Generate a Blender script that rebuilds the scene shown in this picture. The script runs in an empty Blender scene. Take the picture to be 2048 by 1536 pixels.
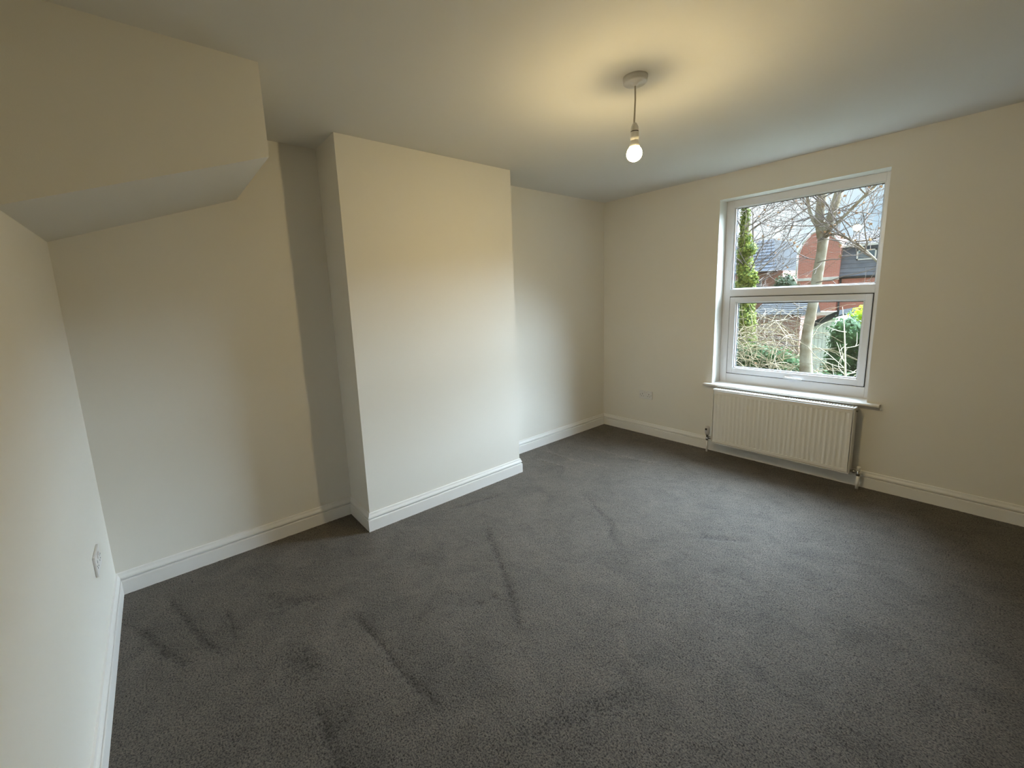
import bpy, bmesh, math, random
import numpy as np
from mathutils import Vector, Matrix, Euler, noise as mnoise

random.seed(7)
S = bpy.context.scene
COL = S.collection

# ------------------------------------------------------------------ camera
cam_d = bpy.data.cameras.new('camera')
cam = bpy.data.objects.new('camera', cam_d)
COL.objects.link(cam)
S.camera = cam
YAW, PITCH, ROLL = 0.88508, -0.16236, -0.03918
fw = Vector((-math.sin(YAW) * math.cos(PITCH), math.cos(YAW) * math.cos(PITCH), math.sin(PITCH)))
r0 = fw.cross(Vector((0, 0, 1))).normalized()
u0 = r0.cross(fw)
rr = math.cos(ROLL) * r0 + math.sin(ROLL) * u0
uu = -math.sin(ROLL) * r0 + math.cos(ROLL) * u0
M = Matrix((rr, uu, -fw)).transposed().to_4x4()
M.translation = Vector((2.810, -3.821, 1.450))
cam.matrix_world = M
cam_d.sensor_fit = 'HORIZONTAL'
cam_d.sensor_width = 36.0
cam_d.lens = 834.12 / 2048 * 36.0
cam_d.shift_x = (1024 - 996.84) / 2048
cam_d.shift_y = -(768 - 734.28) / 2048
cam_d.clip_start = 0.02
cam_d.clip_end = 400

# ------------------------------------------------------------------ sky, sun, exposure
SKY_STRENGTH = 1.0
SUN_ENERGY = 74.0
BULB_STRENGTH = 930.0
BULB_COLOUR = (1.0, 0.77, 0.39, 1)
S.view_settings.view_transform = 'Standard'
S.view_settings.look = 'None'
S.view_settings.gamma = 1.0
S.view_settings.use_curve_mapping = False
S.view_settings.exposure = 0.0

W = bpy.data.worlds.new('overcast_sky')
S.world = W
W.use_nodes = True
wn, wl = W.node_tree.nodes, W.node_tree.links
wn.clear()
wo = wn.new('ShaderNodeOutputWorld')
wb = wn.new('ShaderNodeBackground')
wc = wn.new('ShaderNodeTexCoord')
wz = wn.new('ShaderNodeTexNoise')
wz.inputs['Scale'].default_value = 2.6
wz.inputs['Detail'].default_value = 5
wr = wn.new('ShaderNodeValToRGB')
wr.color_ramp.elements[0].position = 0.40
wr.color_ramp.elements[0].color = (0.58, 0.80, 1.02, 1)
wr.color_ramp.elements[1].position = 0.60
wr.color_ramp.elements[1].color = (1.40, 1.50, 1.60, 1)
wl.new(wc.outputs['Generated'], wz.inputs['Vector'])
wl.new(wz.outputs['Fac'], wr.inputs['Fac'])
wl.new(wr.outputs['Color'], wb.inputs['Color'])
wb.inputs['Strength'].default_value = SKY_STRENGTH
wl.new(wb.outputs['Background'], wo.inputs['Surface'])

sun_d = bpy.data.lights.new('veiled_sun', 'SUN')
sun_d.energy = SUN_ENERGY
sun_d.angle = math.radians(86)
sun_d.color = (0.85, 1.0, 1.19)
sun = bpy.data.objects.new('veiled_sun', sun_d)
COL.objects.link(sun)
sun.location = (0, 30, 30)
# light comes from beyond the garden, to the right
SUN_AZ, SUN_EL = math.radians(26), math.radians(50.5)     # azimuth measured from straight out of the window
sun.rotation_euler = Vector((-math.sin(SUN_AZ) * math.cos(SUN_EL), -math.cos(SUN_AZ) * math.cos(SUN_EL), -math.sin(SUN_EL))).to_track_quat('-Z', 'Y').to_euler()


# ------------------------------------------------------------------ helpers
class MB:
    """collects geometry, then links it as one mesh object"""
    def __init__(s):
        s.v = []
        s.f = []
        s.sm = []

    def add(s, vs, fs, smooth=False):
        o = len(s.v)
        s.v += [tuple(p) for p in vs]
        s.f += [tuple(i + o for i in f) for f in fs]
        s.sm += [smooth] * len(fs)
        return s

    def box(s, lo, hi, bevel=0.0, seg=2):
        (x0, y0, z0), (x1, y1, z1) = lo, hi
        vs = [(x0, y0, z0), (x1, y0, z0), (x1, y1, z0), (x0, y1, z0),
              (x0, y0, z1), (x1, y0, z1), (x1, y1, z1), (x0, y1, z1)]
        fs = [(0, 3, 2, 1), (4, 5, 6, 7), (0, 1, 5, 4), (1, 2, 6, 5), (2, 3, 7, 6), (3, 0, 4, 7)]
        if bevel <= 0:
            return s.add(vs, fs)
        bm = bmesh.new()
        bv = [bm.verts.new(v) for v in vs]
        for f in fs:
            bm.faces.new([bv[i] for i in f])
        bmesh.ops.bevel(bm, geom=bm.edges[:], offset=bevel, segments=seg, profile=0.5, affect='EDGES')
        bm.verts.index_update()
        s.add([v.co[:] for v in bm.verts], [[v.index for v in f.verts] for f in bm.faces], False)
        bm.free()
        return s

    def tube(s, pts, rad, n=8, cap=True, smooth=True):
        pts = [Vector(p) for p in pts]
        if not hasattr(rad, '__len__'):
            rad = [rad] * len(pts)
        vs, fs = [], []
        ref = None
        for i, p in enumerate(pts):
            a = pts[max(i - 1, 0)]
            b = pts[min(i + 1, len(pts) - 1)]
            t = (b - a).normalized()
            if ref is None:
                ref = Vector((1, 0, 0)) if abs(t.x) < 0.8 else Vector((0, 1, 0))
            e1 = (ref - t * ref.dot(t)).normalized()
            ref = e1
            e2 = t.cross(e1)
            for k in range(n):
                an = 2 * math.pi * k / n
                vs.append(p + (e1 * math.cos(an) + e2 * math.sin(an)) * rad[i])
        for i in range(len(pts) - 1):
            for k in range(n):
                k2 = (k + 1) % n
                fs.append((i * n + k, i * n + k2, (i + 1) * n + k2, (i + 1) * n + k))
        if cap:
            fs.append(tuple(range(n))[::-1])
            fs.append(tuple((len(pts) - 1) * n + k for k in range(n)))
        return s.add(vs, fs, smooth)

    def lathe(s, prof, c, n=32, smooth=True, cap=True):
        """prof: (radius, z) list, around the vertical axis through c"""
        vs, fs = [], []
        for r, z in prof:
            for k in range(n):
                an = 2 * math.pi * k / n
                vs.append((c[0] + r * math.cos(an), c[1] + r * math.sin(an), c[2] + z))
        for i in range(len(prof) - 1):
            for k in range(n):
                k2 = (k + 1) % n
                fs.append((i * n + k, i * n + k2, (i + 1) * n + k2, (i + 1) * n + k))
        if cap:
            fs.append(tuple(range(n))[::-1])
            fs.append(tuple((len(prof) - 1) * n + k for k in range(n)))
        return s.add(vs, fs, smooth)

    def prism(s, poly, y0, y1):
        """poly of (x, z), extruded from y0 to y1"""
        n = len(poly)
        vs = [(x, y0, z) for x, z in poly] + [(x, y1, z) for x, z in poly]
        fs = [tuple(range(n)), tuple(range(2 * n - 1, n - 1, -1))]
        fs += [(i, i + n, (i + 1) % n + n, (i + 1) % n) for i in range(n)]
        return s.add(vs, fs)

    def build(s, name, m, parent=None, normals=True):
        me = bpy.data.meshes.new(name)
        me.from_pydata(s.v, [], s.f)
        me.polygons.foreach_set('use_smooth', s.sm)
        if normals and len(s.f) < 60000:
            bm = bmesh.new()
            bm.from_mesh(me)
            bmesh.ops.recalc_face_normals(bm, faces=bm.faces[:])
            bm.to_mesh(me)
            bm.free()
        me.materials.append(m)
        me.update()
        o = bpy.data.objects.new(name, me)
        COL.objects.link(o)
        if parent is not None:
            o.parent = parent
            o.matrix_parent_inverse = Matrix.Translation(-parent_world(parent))
        return o


def parent_world(o):
    v = Vector(o.location)
    while o.parent is not None:
        # chain of unrotated parents; inverse already cancels each of them
        return Vector((0, 0, 0)) if o.type == 'MESH' else v
    return v if o.type == 'EMPTY' else Vector((0, 0, 0))


def tag(o, label=None, cat=None, group=None, kind=None):
    if label: o['label'] = label
    if cat: o['category'] = cat
    if group: o['group'] = group
    if kind: o['kind'] = kind
    return o


def thing(name, loc, label, cat, group=None, kind=None):
    o = bpy.data.objects.new(name, None)
    o.empty_display_size = 0.1
    o.location = loc
    COL.objects.link(o)
    return tag(o, label, cat, group, kind)


def struct(mb, name, m, label, cat):
    return tag(mb.build(name, m), label, cat, None, 'structure')


def mat(name, col, rough=0.6, spec=0.4, var=None, vscale=8.0, bump=0.0, bscale=200.0, metallic=0.0, detail=4):
    m = bpy.data.materials.new(name)
    m.use_nodes = True
    nt = m.node_tree
    b = nt.nodes['Principled BSDF']
    b.inputs['Base Color'].default_value = (*col, 1)
    b.inputs['Roughness'].default_value = rough
    b.inputs['Specular IOR Level'].default_value = spec
    b.inputs['Metallic'].default_value = metallic
    tc = nt.nodes.new('ShaderNodeTexCoord')
    if var:
        n = nt.nodes.new('ShaderNodeTexNoise')
        n.inputs['Scale'].default_value = vscale
        n.inputs['Detail'].default_value = detail
        r = nt.nodes.new('ShaderNodeValToRGB')
        r.color_ramp.elements[0].position = 0.35
        r.color_ramp.elements[1].position = 0.65
        r.color_ramp.elements[0].color = (*col, 1)
        r.color_ramp.elements[1].color = (*var, 1)
        nt.links.new(tc.outputs['Object'], n.inputs['Vector'])
        nt.links.new(n.outputs['Fac'], r.inputs['Fac'])
        nt.links.new(r.outputs['Color'], b.inputs['Base Color'])
    if bump:
        n2 = nt.nodes.new('ShaderNodeTexNoise')
        n2.inputs['Scale'].default_value = bscale
        n2.inputs['Detail'].default_value = 3
        bp = nt.nodes.new('ShaderNodeBump')
        bp.inputs['Strength'].default_value = bump
        bp.inputs['Distance'].default_value = 0.002
        nt.links.new(tc.outputs['Object'], n2.inputs['Vector'])
        nt.links.new(n2.outputs['Fac'], bp.inputs['Height'])
        nt.links.new(bp.outputs['Normal'], b.inputs['Normal'])
    return m


# ------------------------------------------------------------------ materials, indoors
m_wall = mat('cream_wall_paint', (0.80, 0.780, 0.725), 0.75, 0.25, (0.785, 0.765, 0.71), 1.5, 0.10, 260)
m_ceil = mat('white_ceiling_paint', (0.76, 0.755, 0.725), 0.85, 0.2, (0.745, 0.74, 0.71), 1.5, 0.08, 260)
m_wood = mat('white_gloss_woodwork', (0.84, 0.835, 0.815), 0.35, 0.5, (0.82, 0.815, 0.80), 3, 0.03, 60)
m_upvc = mat('white_upvc', (0.81, 0.825, 0.87), 0.28, 0.5, (0.79, 0.805, 0.85), 2)
m_rad = mat('white_radiator_enamel', (0.83, 0.82, 0.79), 0.30, 0.5, (0.81, 0.80, 0.775), 2)
m_plastic = mat('white_plastic', (0.76, 0.75, 0.74), 0.32, 0.5, (0.74, 0.73, 0.72), 20)
m_lilac = mat('pale_grey_valve_plastic', (0.58, 0.57, 0.60), 0.4, 0.5, (0.55, 0.54, 0.57), 40)
m_dark = mat('dark_slot', (0.03, 0.03, 0.03), 0.6, 0.3, (0.045, 0.045, 0.045), 60)
m_gasket = mat('black_rubber_gasket', (0.05, 0.05, 0.055), 0.6, 0.3, (0.07, 0.07, 0.07), 40)
m_chrome = mat('chrome', (0.55, 0.55, 0.55), 0.18, 0.5, (0.50, 0.50, 0.50), 30, metallic=1.0)
m_flex = mat('white_flex', (0.62, 0.57, 0.50), 0.5, 0.4, (0.58, 0.53, 0.46), 60)

m_bulb = bpy.data.materials.new('lit_frosted_bulb')
m_bulb.use_nodes = True
nt = m_bulb.node_tree
b = nt.nodes['Principled BSDF']
b.inputs['Base Color'].default_value = (0.9, 0.88, 0.82, 1)
b.inputs['Emission Color'].default_value = BULB_COLOUR
b.inputs['Emission Strength'].default_value = BULB_STRENGTH

m_bulb_dim = m_bulb.copy()
m_bulb_dim.name = 'lit_bulb_shoulder'
m_bulb_dim.node_tree.nodes['Principled BSDF'].inputs['Emission Strength'].default_value = BULB_STRENGTH * 0.05

m_glass = bpy.data.materials.new('window_glass')
m_glass.use_nodes = True
nt = m_glass.node_tree
nt.nodes.clear()
o_ = nt.nodes.new('ShaderNodeOutputMaterial')
mx = nt.nodes.new('ShaderNodeMixShader')
tr = nt.nodes.new('ShaderNodeBsdfTransparent')
tr.inputs['Color'].default_value = (0.97, 0.985, 0.98, 1)
gl = nt.nodes.new('ShaderNodeBsdfGlossy')
gl.inputs['Roughness'].default_value = 0.012
lw = nt.nodes.new('ShaderNodeLayerWeight')       # same on both faces of the pane
lw.inputs['Blend'].default_value = 0.5
pw = nt.nodes.new('ShaderNodeMath')
pw.operation = 'POWER'
pw.inputs[1].default_value = 5.0
ma = nt.nodes.new('ShaderNodeMath')
ma.operation = 'MULTIPLY_ADD'
ma.inputs[1].default_value = 0.96
ma.inputs[2].default_value = 0.04
nt.links.new(lw.outputs['Facing'], pw.inputs[0])
nt.links.new(pw.outputs['Value'], ma.inputs[0])
nt.links.new(ma.outputs['Value'], mx.inputs['Fac'])
nt.links.new(tr.outputs['BSDF'], mx.inputs[1])
nt.links.new(gl.outputs['BSDF'], mx.inputs[2])
nt.links.new(mx.outputs['Shader'], o_.inputs['Surface'])

# carpet: twist pile with a light / dark grain; the "nap" attribute carries where the pile was brushed
m_carpet = bpy.data.materials.new('grey_twist_pile_carpet')
m_carpet.use_nodes = True
nt = m_carpet.node_tree
b = nt.nodes['Principled BSDF']
tc = nt.nodes.new('ShaderNodeTexCoord')
n1 = nt.nodes.new('ShaderNodeTexNoise')
n1.inputs['Scale'].default_value = 165
n1.inputs['Detail'].default_value = 6
n1.inputs['Roughness'].default_value = 0.75
r1 = nt.nodes.new('ShaderNodeValToRGB')
r1.color_ramp.elements[0].position = 0.40
r1.color_ramp.elements[1].position = 0.64
r1.color_ramp.elements[0].color = (0.006, 0.005, 0.0035, 1)
r1.color_ramp.elements[1].color = (0.190, 0.150, 0.106, 1)
n2 = nt.nodes.new('ShaderNodeTexNoise')
n2.inputs['Scale'].default_value = 5.5
n2.inputs['Detail'].default_value = 5
n2.inputs['Roughness'].default_value = 0.72
n2.inputs['Distortion'].default_value = 0.8
mr = nt.nodes.new('ShaderNodeMapRange')
mr.inputs['From Min'].default_value = 0.3
mr.inputs['From Max'].default_value = 0.7
mr.inputs['To Min'].default_value = 0.68
mr.inputs['To Max'].default_value = 1.26
at = nt.nodes.new('ShaderNodeAttribute')
at.attribute_name = 'nap'
mu = nt.nodes.new('ShaderNodeMath')
mu.operation = 'MULTIPLY'
mc = nt.nodes.new('ShaderNodeMix')
mc.data_type = 'RGBA'
mc.blend_type = 'MULTIPLY'
mc.inputs['Factor'].default_value = 1.0
cb = nt.nodes.new('ShaderNodeCombineColor')
bp = nt.nodes.new('ShaderNodeBump')
bp.inputs['Strength'].default_value = 1.0
bp.inputs['Distance'].default_value = 0.007
L = nt.links.new
L(tc.outputs['Object'], n1.inputs['Vector'])
L(tc.outputs['Object'], n2.inputs['Vector'])
L(n1.outputs['Fac'], r1.inputs['Fac'])
L(n2.outputs['Fac'], mr.inputs['Value'])
L(mr.outputs['Result'], mu.inputs[0])
L(at.outputs['Fac'], mu.inputs[1])
for k in ('Red', 'Green', 'Blue'):
    L(mu.outputs['Value'], cb.inputs[k])
L(r1.outputs['Color'], mc.inputs['A'])
L(cb.outputs['Color'], mc.inputs['B'])
L(mc.outputs['Result'], b.inputs['Base Color'])
L(n1.outputs['Fac'], bp.inputs['Height'])
L(bp.outputs['Normal'], b.inputs['Normal'])
ms = nt.nodes.new('ShaderNodeMapRange')            # fibre tips are glossier than the gaps between them
ms.inputs['From Min'].default_value = 0.38
ms.inputs['From Max'].default_value = 0.64
ms.inputs['To Min'].default_value = 0.2
ms.inputs['To Max'].default_value = 1.9
mm_ = nt.nodes.new('ShaderNodeMath')
mm_.operation = 'MULTIPLY'
mm_.use_clamp = True
L(n1.outputs['Fac'], ms.inputs['Value'])
L(ms.outputs['Result'], mm_.inputs[0])
L(mu.outputs['Value'], mm_.inputs[1])
L(mm_.outputs['Value'], b.inputs['Specular IOR Level'])
b.inputs['Roughness'].default_value = 0.58
b.inputs['Specular IOR Level'].default_value = 0.8
b.inputs['Sheen Weight'].default_value = 0.05
b.inputs['Sheen Roughness'].default_value = 0.5

# ------------------------------------------------------------------ room shell
H = 2.4
YN = -4.139           # wall behind and left of the camera
XR = 4.9              # wall to the right, out of frame
CD, CA, CB = 0.321, -1.596, -2.905     # chimney breast: depth, far side, near side
WX0, WX1, WZ0, WZ1 = 1.177, 2.241, 0.625, 2.197

# floor: a fine grid so that brush marks in the pile have relief
NX, NY = 330, 277
xs = np.linspace(0, XR, NX)
ys = np.linspace(YN, 0, NY)
gx, gy = np.meshgrid(xs, ys)
nap = np.ones_like(gx)
dz = np.zeros_like(gx)


def groove(pts, width, dark, side=None, band=0.0, banddark=1.0):
    """brush mark along floor points; optional darker band of leaned pile on one side"""
    global nap, dz
    dist = np.full_like(gx, 9.0)
    sgn = np.zeros_like(gx)
    tt = np.zeros_like(gx)
    nseg = len(pts) - 1
    for i in range(nseg):
        ax, ay = pts[i]
        bx, by = pts[i + 1]
        dx, dy = bx - ax, by - ay
        l2 = dx * dx + dy * dy
        t = np.clip(((gx - ax) * dx + (gy - ay) * dy) / l2, 0, 1)
        px, py = ax + t * dx, ay + t * dy
        d = np.hypot(gx - px, gy - py)
        s_ = np.sign(dx * (gy - ay) - dy * (gx - ax))
        m_ = d < dist
        dist = np.where(m_, d, dist)
        sgn = np.where(m_, s_, sgn)
        tt = np.where(m_, (i + t) / nseg, tt)
    end = np.clip(np.minimum(tt, 1 - tt) * 6, 0, 1)
    g = np.exp(-(dist / (width * 0.75)) ** 2)
    nap *= 1 - 1.25 * (1 - dark) * g * (0.3 + 0.7 * end)
    dz -= np.sign(1 - dark) * 0.004 * g * (0.3 + 0.7 * end)
    if side:
        w = np.clip(1 - dist / band, 0, 1) * (sgn == side) * end
        nap *= 1 - (1 - banddark) * np.sqrt(w)


groove([(0.76, -2.31), (0.97, -2.42), (1.3, -2.58), (1.47, -2.68), (1.58, -2.76)], 0.022, 0.66, -1, 0.25, 0.92)
groove([(0.20, -3.95), (0.48, -3.88), (0.7, -3.83), (0.83, -3.77)], 0.025, 0.68, 1, 0.15, 0.84)
groove([(0.34, -4.075), (0.64, -3.97), (0.82, -3.88)], 0.025, 0.70, 1, 0.10, 0.86)
groove([(0.51, -3.73), (0.78, -3.72)], 0.022, 0.72, 1, 0.10, 0.86)
groove([(0.95, -3.27), (1.17, -3.25), (1.43, -3.24), (1.7, -3.2)], 0.022, 0.74, 1, 0.24, 0.78)
groove([(1.34, -3.54), (1.52, -3.55), (1.75, -3.56)], 0.025, 0.76, 1, 0.20, 0.78)
groove([(0.49, -3.56), (0.66, -3.50), (0.80, -3.30)], 0.05, 0.78)
groove([(0.45, -2.38), (0.53, -1.98)], 0.02, 0.70)
groove([(1.77, -1.48), (1.99, -1.31)], 0.03, 0.78)
groove([(0.11, -1.1), (0.5, -1.08), (0.8, -1.0)], 0.02, 1.25)
groove([(0.2, -1.3), (0.6, -1.24)], 0.02, 1.2)
groove([(0.3, -0.75), (0.8, -0.7), (1.1, -0.62)], 0.03, 1.18)
groove([(0.9, -1.5), (1.35, -1.75), (1.45, -1.9)], 0.03, 0.80)
groove([(1.9, -3.1), (2.1, -2.6)], 0.05, 0.82)
groove([(1.0, -3.55), (1.2, -3.50)], 0.07, 0.76)
for bx, by in ((1.34, -2.70), (1.33, -2.78)):
    g = np.exp(-(((gx - bx) ** 2 + (gy - by) ** 2) / 0.022 ** 2))
    nap *= 1 - 0.45 * g
    dz -= 0.005 * g
rs = np.random.RandomState(3)
dz += 0.0008 * rs.randn(*dz.shape)
verts = np.stack([gx.ravel(), gy.ravel(), dz.ravel()], 1)
idx = np.arange(NX * NY).reshape(NY, NX)
faces = np.stack([idx[:-1, :-1].ravel(), idx[:-1, 1:].ravel(), idx[1:, 1:].ravel(), idx[1:, :-1].ravel()], 1)
me = bpy.data.meshes.new('floor')
me.vertices.add(len(verts))
me.vertices.foreach_set('co', verts.astype(np.float32).ravel())
me.loops.add(faces.size)
me.loops.foreach_set('vertex_index', faces.astype(np.int32).ravel())
me.polygons.add(len(faces))
me.polygons.foreach_set('loop_start', np.arange(0, faces.size, 4, dtype=np.int32))
me.polygons.foreach_set('loop_total', np.full(len(faces), 4, dtype=np.int32))
me.update(calc_edges=True)
me.polygons.foreach_set('use_smooth', np.ones(len(faces), dtype=bool))
a_ = me.attributes.new('nap', 'FLOAT', 'POINT')
a_.data.foreach_set('value', nap.astype(np.float32).ravel())
me.materials.append(m_carpet)
floor = bpy.data.objects.new('floor', me)
COL.objects.link(floor)
tag(floor, 'grey brown twist pile carpet with brush marks covering the room', 'floor', None, 'structure')

T = 0.25
struct(MB().box((-T, YN - T, H), (XR + T, 0.32, H + 0.2)), 'ceiling', m_ceil,
       'plain white painted ceiling around the hanging bulb', 'ceiling')
struct(MB().box((-T, YN - T, -0.2), (0, 0.32, H)), 'wall_left', m_wall,
       'cream side wall showing in the two alcoves beside the chimney breast', 'wall')
struct(MB().box((0, YN - T, -0.2), (XR, YN, H)), 'wall_near', m_wall,
       'cream wall at the left edge of the photo facing the window', 'wall')
struct(MB().box((XR, YN - T, -0.2), (XR + T, 0.32, H)), 'wall_right', m_wall,
       'cream wall closing the room on the right', 'wall')
wf = MB()
wf.box((0, 0, -0.2), (WX0, 0.32, H))
wf.box((WX1, 0, -0.2), (XR, 0.32, H))
wf.box((WX0, 0, -0.2), (WX1, 0.32, WZ0 - 0.022))
wf.box((WX0, 0, WZ1), (WX1, 0.32, H))
struct(wf, 'wall_far', m_wall, 'cream wall holding the window above the radiator', 'wall')
struct(MB().box((-0.01, CB, -0.1), (CD, CA, H)), 'wall_chimney_breast', m_wall,
       'cream chimney breast standing out between the two alcoves', 'wall')

# stair bulkhead: a box under the ceiling whose underside slopes down towards the near wall
BX, BY, BZ0, BZ1 = 0.843, -3.367, 1.783, 2.053
bh = MB()
vs = [(0, YN, BZ0), (BX, YN, BZ0), (BX, BY, BZ1), (0, BY, BZ1),
      (0, YN, H), (BX, YN, H), (BX, BY, H), (0, BY, H)]
bh.add(vs, [(0, 3, 2, 1), (4, 5, 6, 7), (0, 1, 5, 4), (1, 2, 6, 5), (2, 3, 7, 6), (3, 0, 4, 7)])
struct(bh, 'wall_bulkhead', m_wall, 'boxed bulkhead with a sloping underside hanging below the ceiling', 'wall')

# skirting boards: one moulded profile run round the room with mitred corners
PROF = [(0.0, 0.0), (0.018, 0.0), (0.018, 0.0735), (0.0172, 0.0755), (0.0155, 0.0765), (0.0040, 0.0768), (0.0040, 0.0834),
        (0.0128, 0.0837), (0.0150, 0.0875), (0.0152, 0.0930), (0.0130, 0.1000), (0.0095, 0.1060), (0.0080, 0.1120), (0.0070, 0.1185), (0.0, 0.1210)]
PLAN = [(XR, YN), (0, YN), (0, CB), (CD, CB), (CD, CA), (0, CA), (0, 0), (XR, 0)]
SK = [('baseboard_near', 'white moulded skirting board along the wall at the left edge'),
      ('baseboard_alcove', 'white moulded skirting board in the left alcove under the bulkhead'),
      ('baseboard_return', 'short white skirting board on the shaded near side of the chimney breast'),
      ('baseboard_chimney', 'white moulded skirting board across the front of the chimney breast'),
      ('baseboard_chimney_far', 'short white skirting board on the far side of the chimney breast'),
      ('baseboard_left', 'white moulded skirting board in the far alcove beside the window wall'),
      ('baseboard_far', 'white moulded skirting board below the radiator and window'),
      ('baseboard_right', 'white moulded skirting board along the right wall')]
NP = len(PLAN)


def nrm(i):
    a, c = PLAN[i % NP], PLAN[(i + 1) % NP]
    d = Vector((c[0] - a[0], c[1] - a[1])).normalized()
    return Vector((d.y, -d.x))


for i in range(NP):
    mb = MB()
    rings = []
    for j in (i, i + 1):
        n_a, n_b = nrm(j - 1), nrm(j)
        m_ = (n_a + n_b) / (1 + n_a.dot(n_b))
        p = PLAN[j % NP]
        rings.append([(p[0] + m_.x * u, p[1] + m_.y * u, z) for u, z in PROF])
    k = len(PROF)
    mb.add(rings[0] + rings[1], [(q, q + 1, k + q + 1, k + q) for q in range(k - 1)])
    struct(mb, SK[i][0], m_wood, SK[i][1], 'skirting board')

# ------------------------------------------------------------------ window
win = thing('window_1', (1.709, 0.15, WZ0), 'white framed window with fixed pane over a top hung opening pane', 'window', None, 'structure')
FY0, FY1 = 0.14, 0.205
GX0, GX1 = 1.240, 2.199
fr_ = MB()
bv = 0.005
fr_.box((WX0, FY0, WZ0 - 0.01), (GX0, FY1, WZ1), bv)
fr_.box((GX1, FY0, WZ0 - 0.01), (WX1, FY1, WZ1), bv)
fr_.box((GX0 - 0.004, FY0, 2.136), (GX1 + 0.004, FY1, WZ1), bv)
fr_.box((GX0 - 0.004, FY0, 1.388), (GX1 + 0.004, FY1, 1.452), bv)
fr_.box((GX0 - 0.004, FY0, WZ0 - 0.01), (GX1 + 0.004, FY1, 0.706), bv)
fr_.build('window_frame', m_upvc, win)
# glazing bead round the fixed pane
be = MB()
be.box((GX0, 0.150, 1.452), (GX0 + 0.012, 0.168, 2.136), 0.003)
be.box((GX1 - 0.006, 0.150, 1.452), (GX1, 0.168, 2.136), 0.003)
be.box((GX0, 0.150, 2.130), (GX1, 0.168, 2.136), 0.002)
be.box((GX0, 0.150, 1.452), (GX1, 0.168, 1.460), 0.003)
be.build('glazing_bead', m_upvc, win)
ga = MB()
ga.box((GX0 + 0.009, 0.166, 1.455), (GX0 + 0.0155, 0.172, 2.134))
ga.box((GX1 - 0.009, 0.166, 1.455), (GX1 - 0.004, 0.172, 2.134))
ga.box((GX0 + 0.009, 0.166, 2.126), (GX1 - 0.004, 0.172, 2.133))
ga.box((GX0 + 0.009, 0.166, 1.456), (GX1 - 0.004, 0.172, 1.462))
ga.build('gasket', m_gasket, win)
MB().box((GX0 + 0.004, 0.170, 1.452), (GX1 - 0.002, 0.174, 2.136)).build('pane', m_glass, win)
MB().box((GX0 + 0.004, 0.190, 1.452), (GX1 - 0.002, 0.194, 2.136)).build('pane', m_glass, win)
# opening sash
sa = MB()
SX0, SX1, SZ0, SZ1 = 1.243, 2.195, 0.711, 1.383
QX0, QX1, QZ0, QZ1 = 1.292, 2.155, 0.760, 1.340
sa.box((SX0, 0.128, SZ0), (QX0, 0.196, SZ1), bv)
sa.box((QX1, 0.128, SZ0), (SX1, 0.196, SZ1), bv)
sa.box((QX0 - 0.004, 0.128, QZ1), (QX1 + 0.004, 0.196, SZ1), bv)
sa.box((QX0 - 0.004, 0.128, SZ0), (QX1 + 0.004, 0.196, QZ0), bv)
sash = sa.build('opening_sash', m_upvc, win)
sb = MB()
sb.box((QX0, 0.140, QZ0), (QX0 + 0.010, 0.160, QZ1), 0.003)
sb.box((QX1 - 0.010, 0.140, QZ0), (QX1, 0.160, QZ1), 0.003)
sb.box((QX0, 0.140, QZ1 - 0.008), (QX1, 0.160, QZ1), 0.002)
sb.box((QX0, 0.140, QZ0), (QX1, 0.160, QZ0 + 0.010), 0.003)
sb.build('glazing_bead', m_upvc, sash)
gb = MB()
gb.box((QX0 + 0.008, 0.158, QZ0 + 0.004), (QX0 + 0.013, 0.163, QZ1 - 0.004))
gb.box((QX1 - 0.013, 0.158, QZ0 + 0.004), (QX1 - 0.008, 0.163, QZ1 - 0.004))
gb.box((QX0 + 0.008, 0.158, QZ1 - 0.013), (QX1 - 0.008, 0.163, QZ1 - 0.007))
gb.box((QX0 + 0.008, 0.158, QZ0 + 0.008), (QX1 - 0.008, 0.163, QZ0 + 0.013))
gb.build('gasket', m_gasket, sash)
MB().box((QX0 + 0.004, 0.161, QZ0 + 0.002), (QX1 - 0.004, 0.165, QZ1 - 0.002)).build('pane', m_glass, sash)
MB().box((QX0 + 0.004, 0.181, QZ0 + 0.002), (QX1 - 0.004, 0.185, QZ1 - 0.002)).build('pane', m_glass, sash)
# dark rubber seal in the gap between sash and frame
sg = MB()
sg.box((1.2385, 0.138, 0.705), (1.2435, 0.160, 1.389))
sg.box((2.1945, 0.138, 0.705), (2.1995, 0.160, 1.389))
sg.box((1.239, 0.138, 1.3825), (2.199, 0.160, 1.3885))
sg.box((1.239, 0.138, 0.7055), (2.199, 0.160, 0.7115))
sg.build('rubber_seal', m_gasket, win)
# handle on the lower rail of the sash
hd = MB()
hd.box((1.690, 0.116, 0.712), (1.752, 0.129, 0.734), 0.004)
hd.box((1.704, 0.100, 0.716), (1.722, 0.118, 0.731), 0.004)
hd.tube([(1.713, 0.103, 0.7235), (1.735, 0.098, 0.723), (1.79, 0.098, 0.721), (1.822, 0.102, 0.720)], [0.0075, 0.008, 0.0075, 0.006], 10)
hd.build('window_handle', m_plastic, sash)
# sill board with a rounded front edge, horns over the wall face
n = 8
prof = [(-0.012 + 0.011 * math.cos(math.pi / 2 + math.pi * k / n) - 0.022, 0.6145 + 0.0105 * math.sin(math.pi / 2 + math.pi * k / n)) for k in range(n + 1)]
sl = MB()
NOSE = [(-0.034 - 0.011 * math.sin(math.pi * k / n), 0.6145 + 0.0105 * math.cos(math.pi * k / n)) for k in range(n + 1)]


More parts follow.
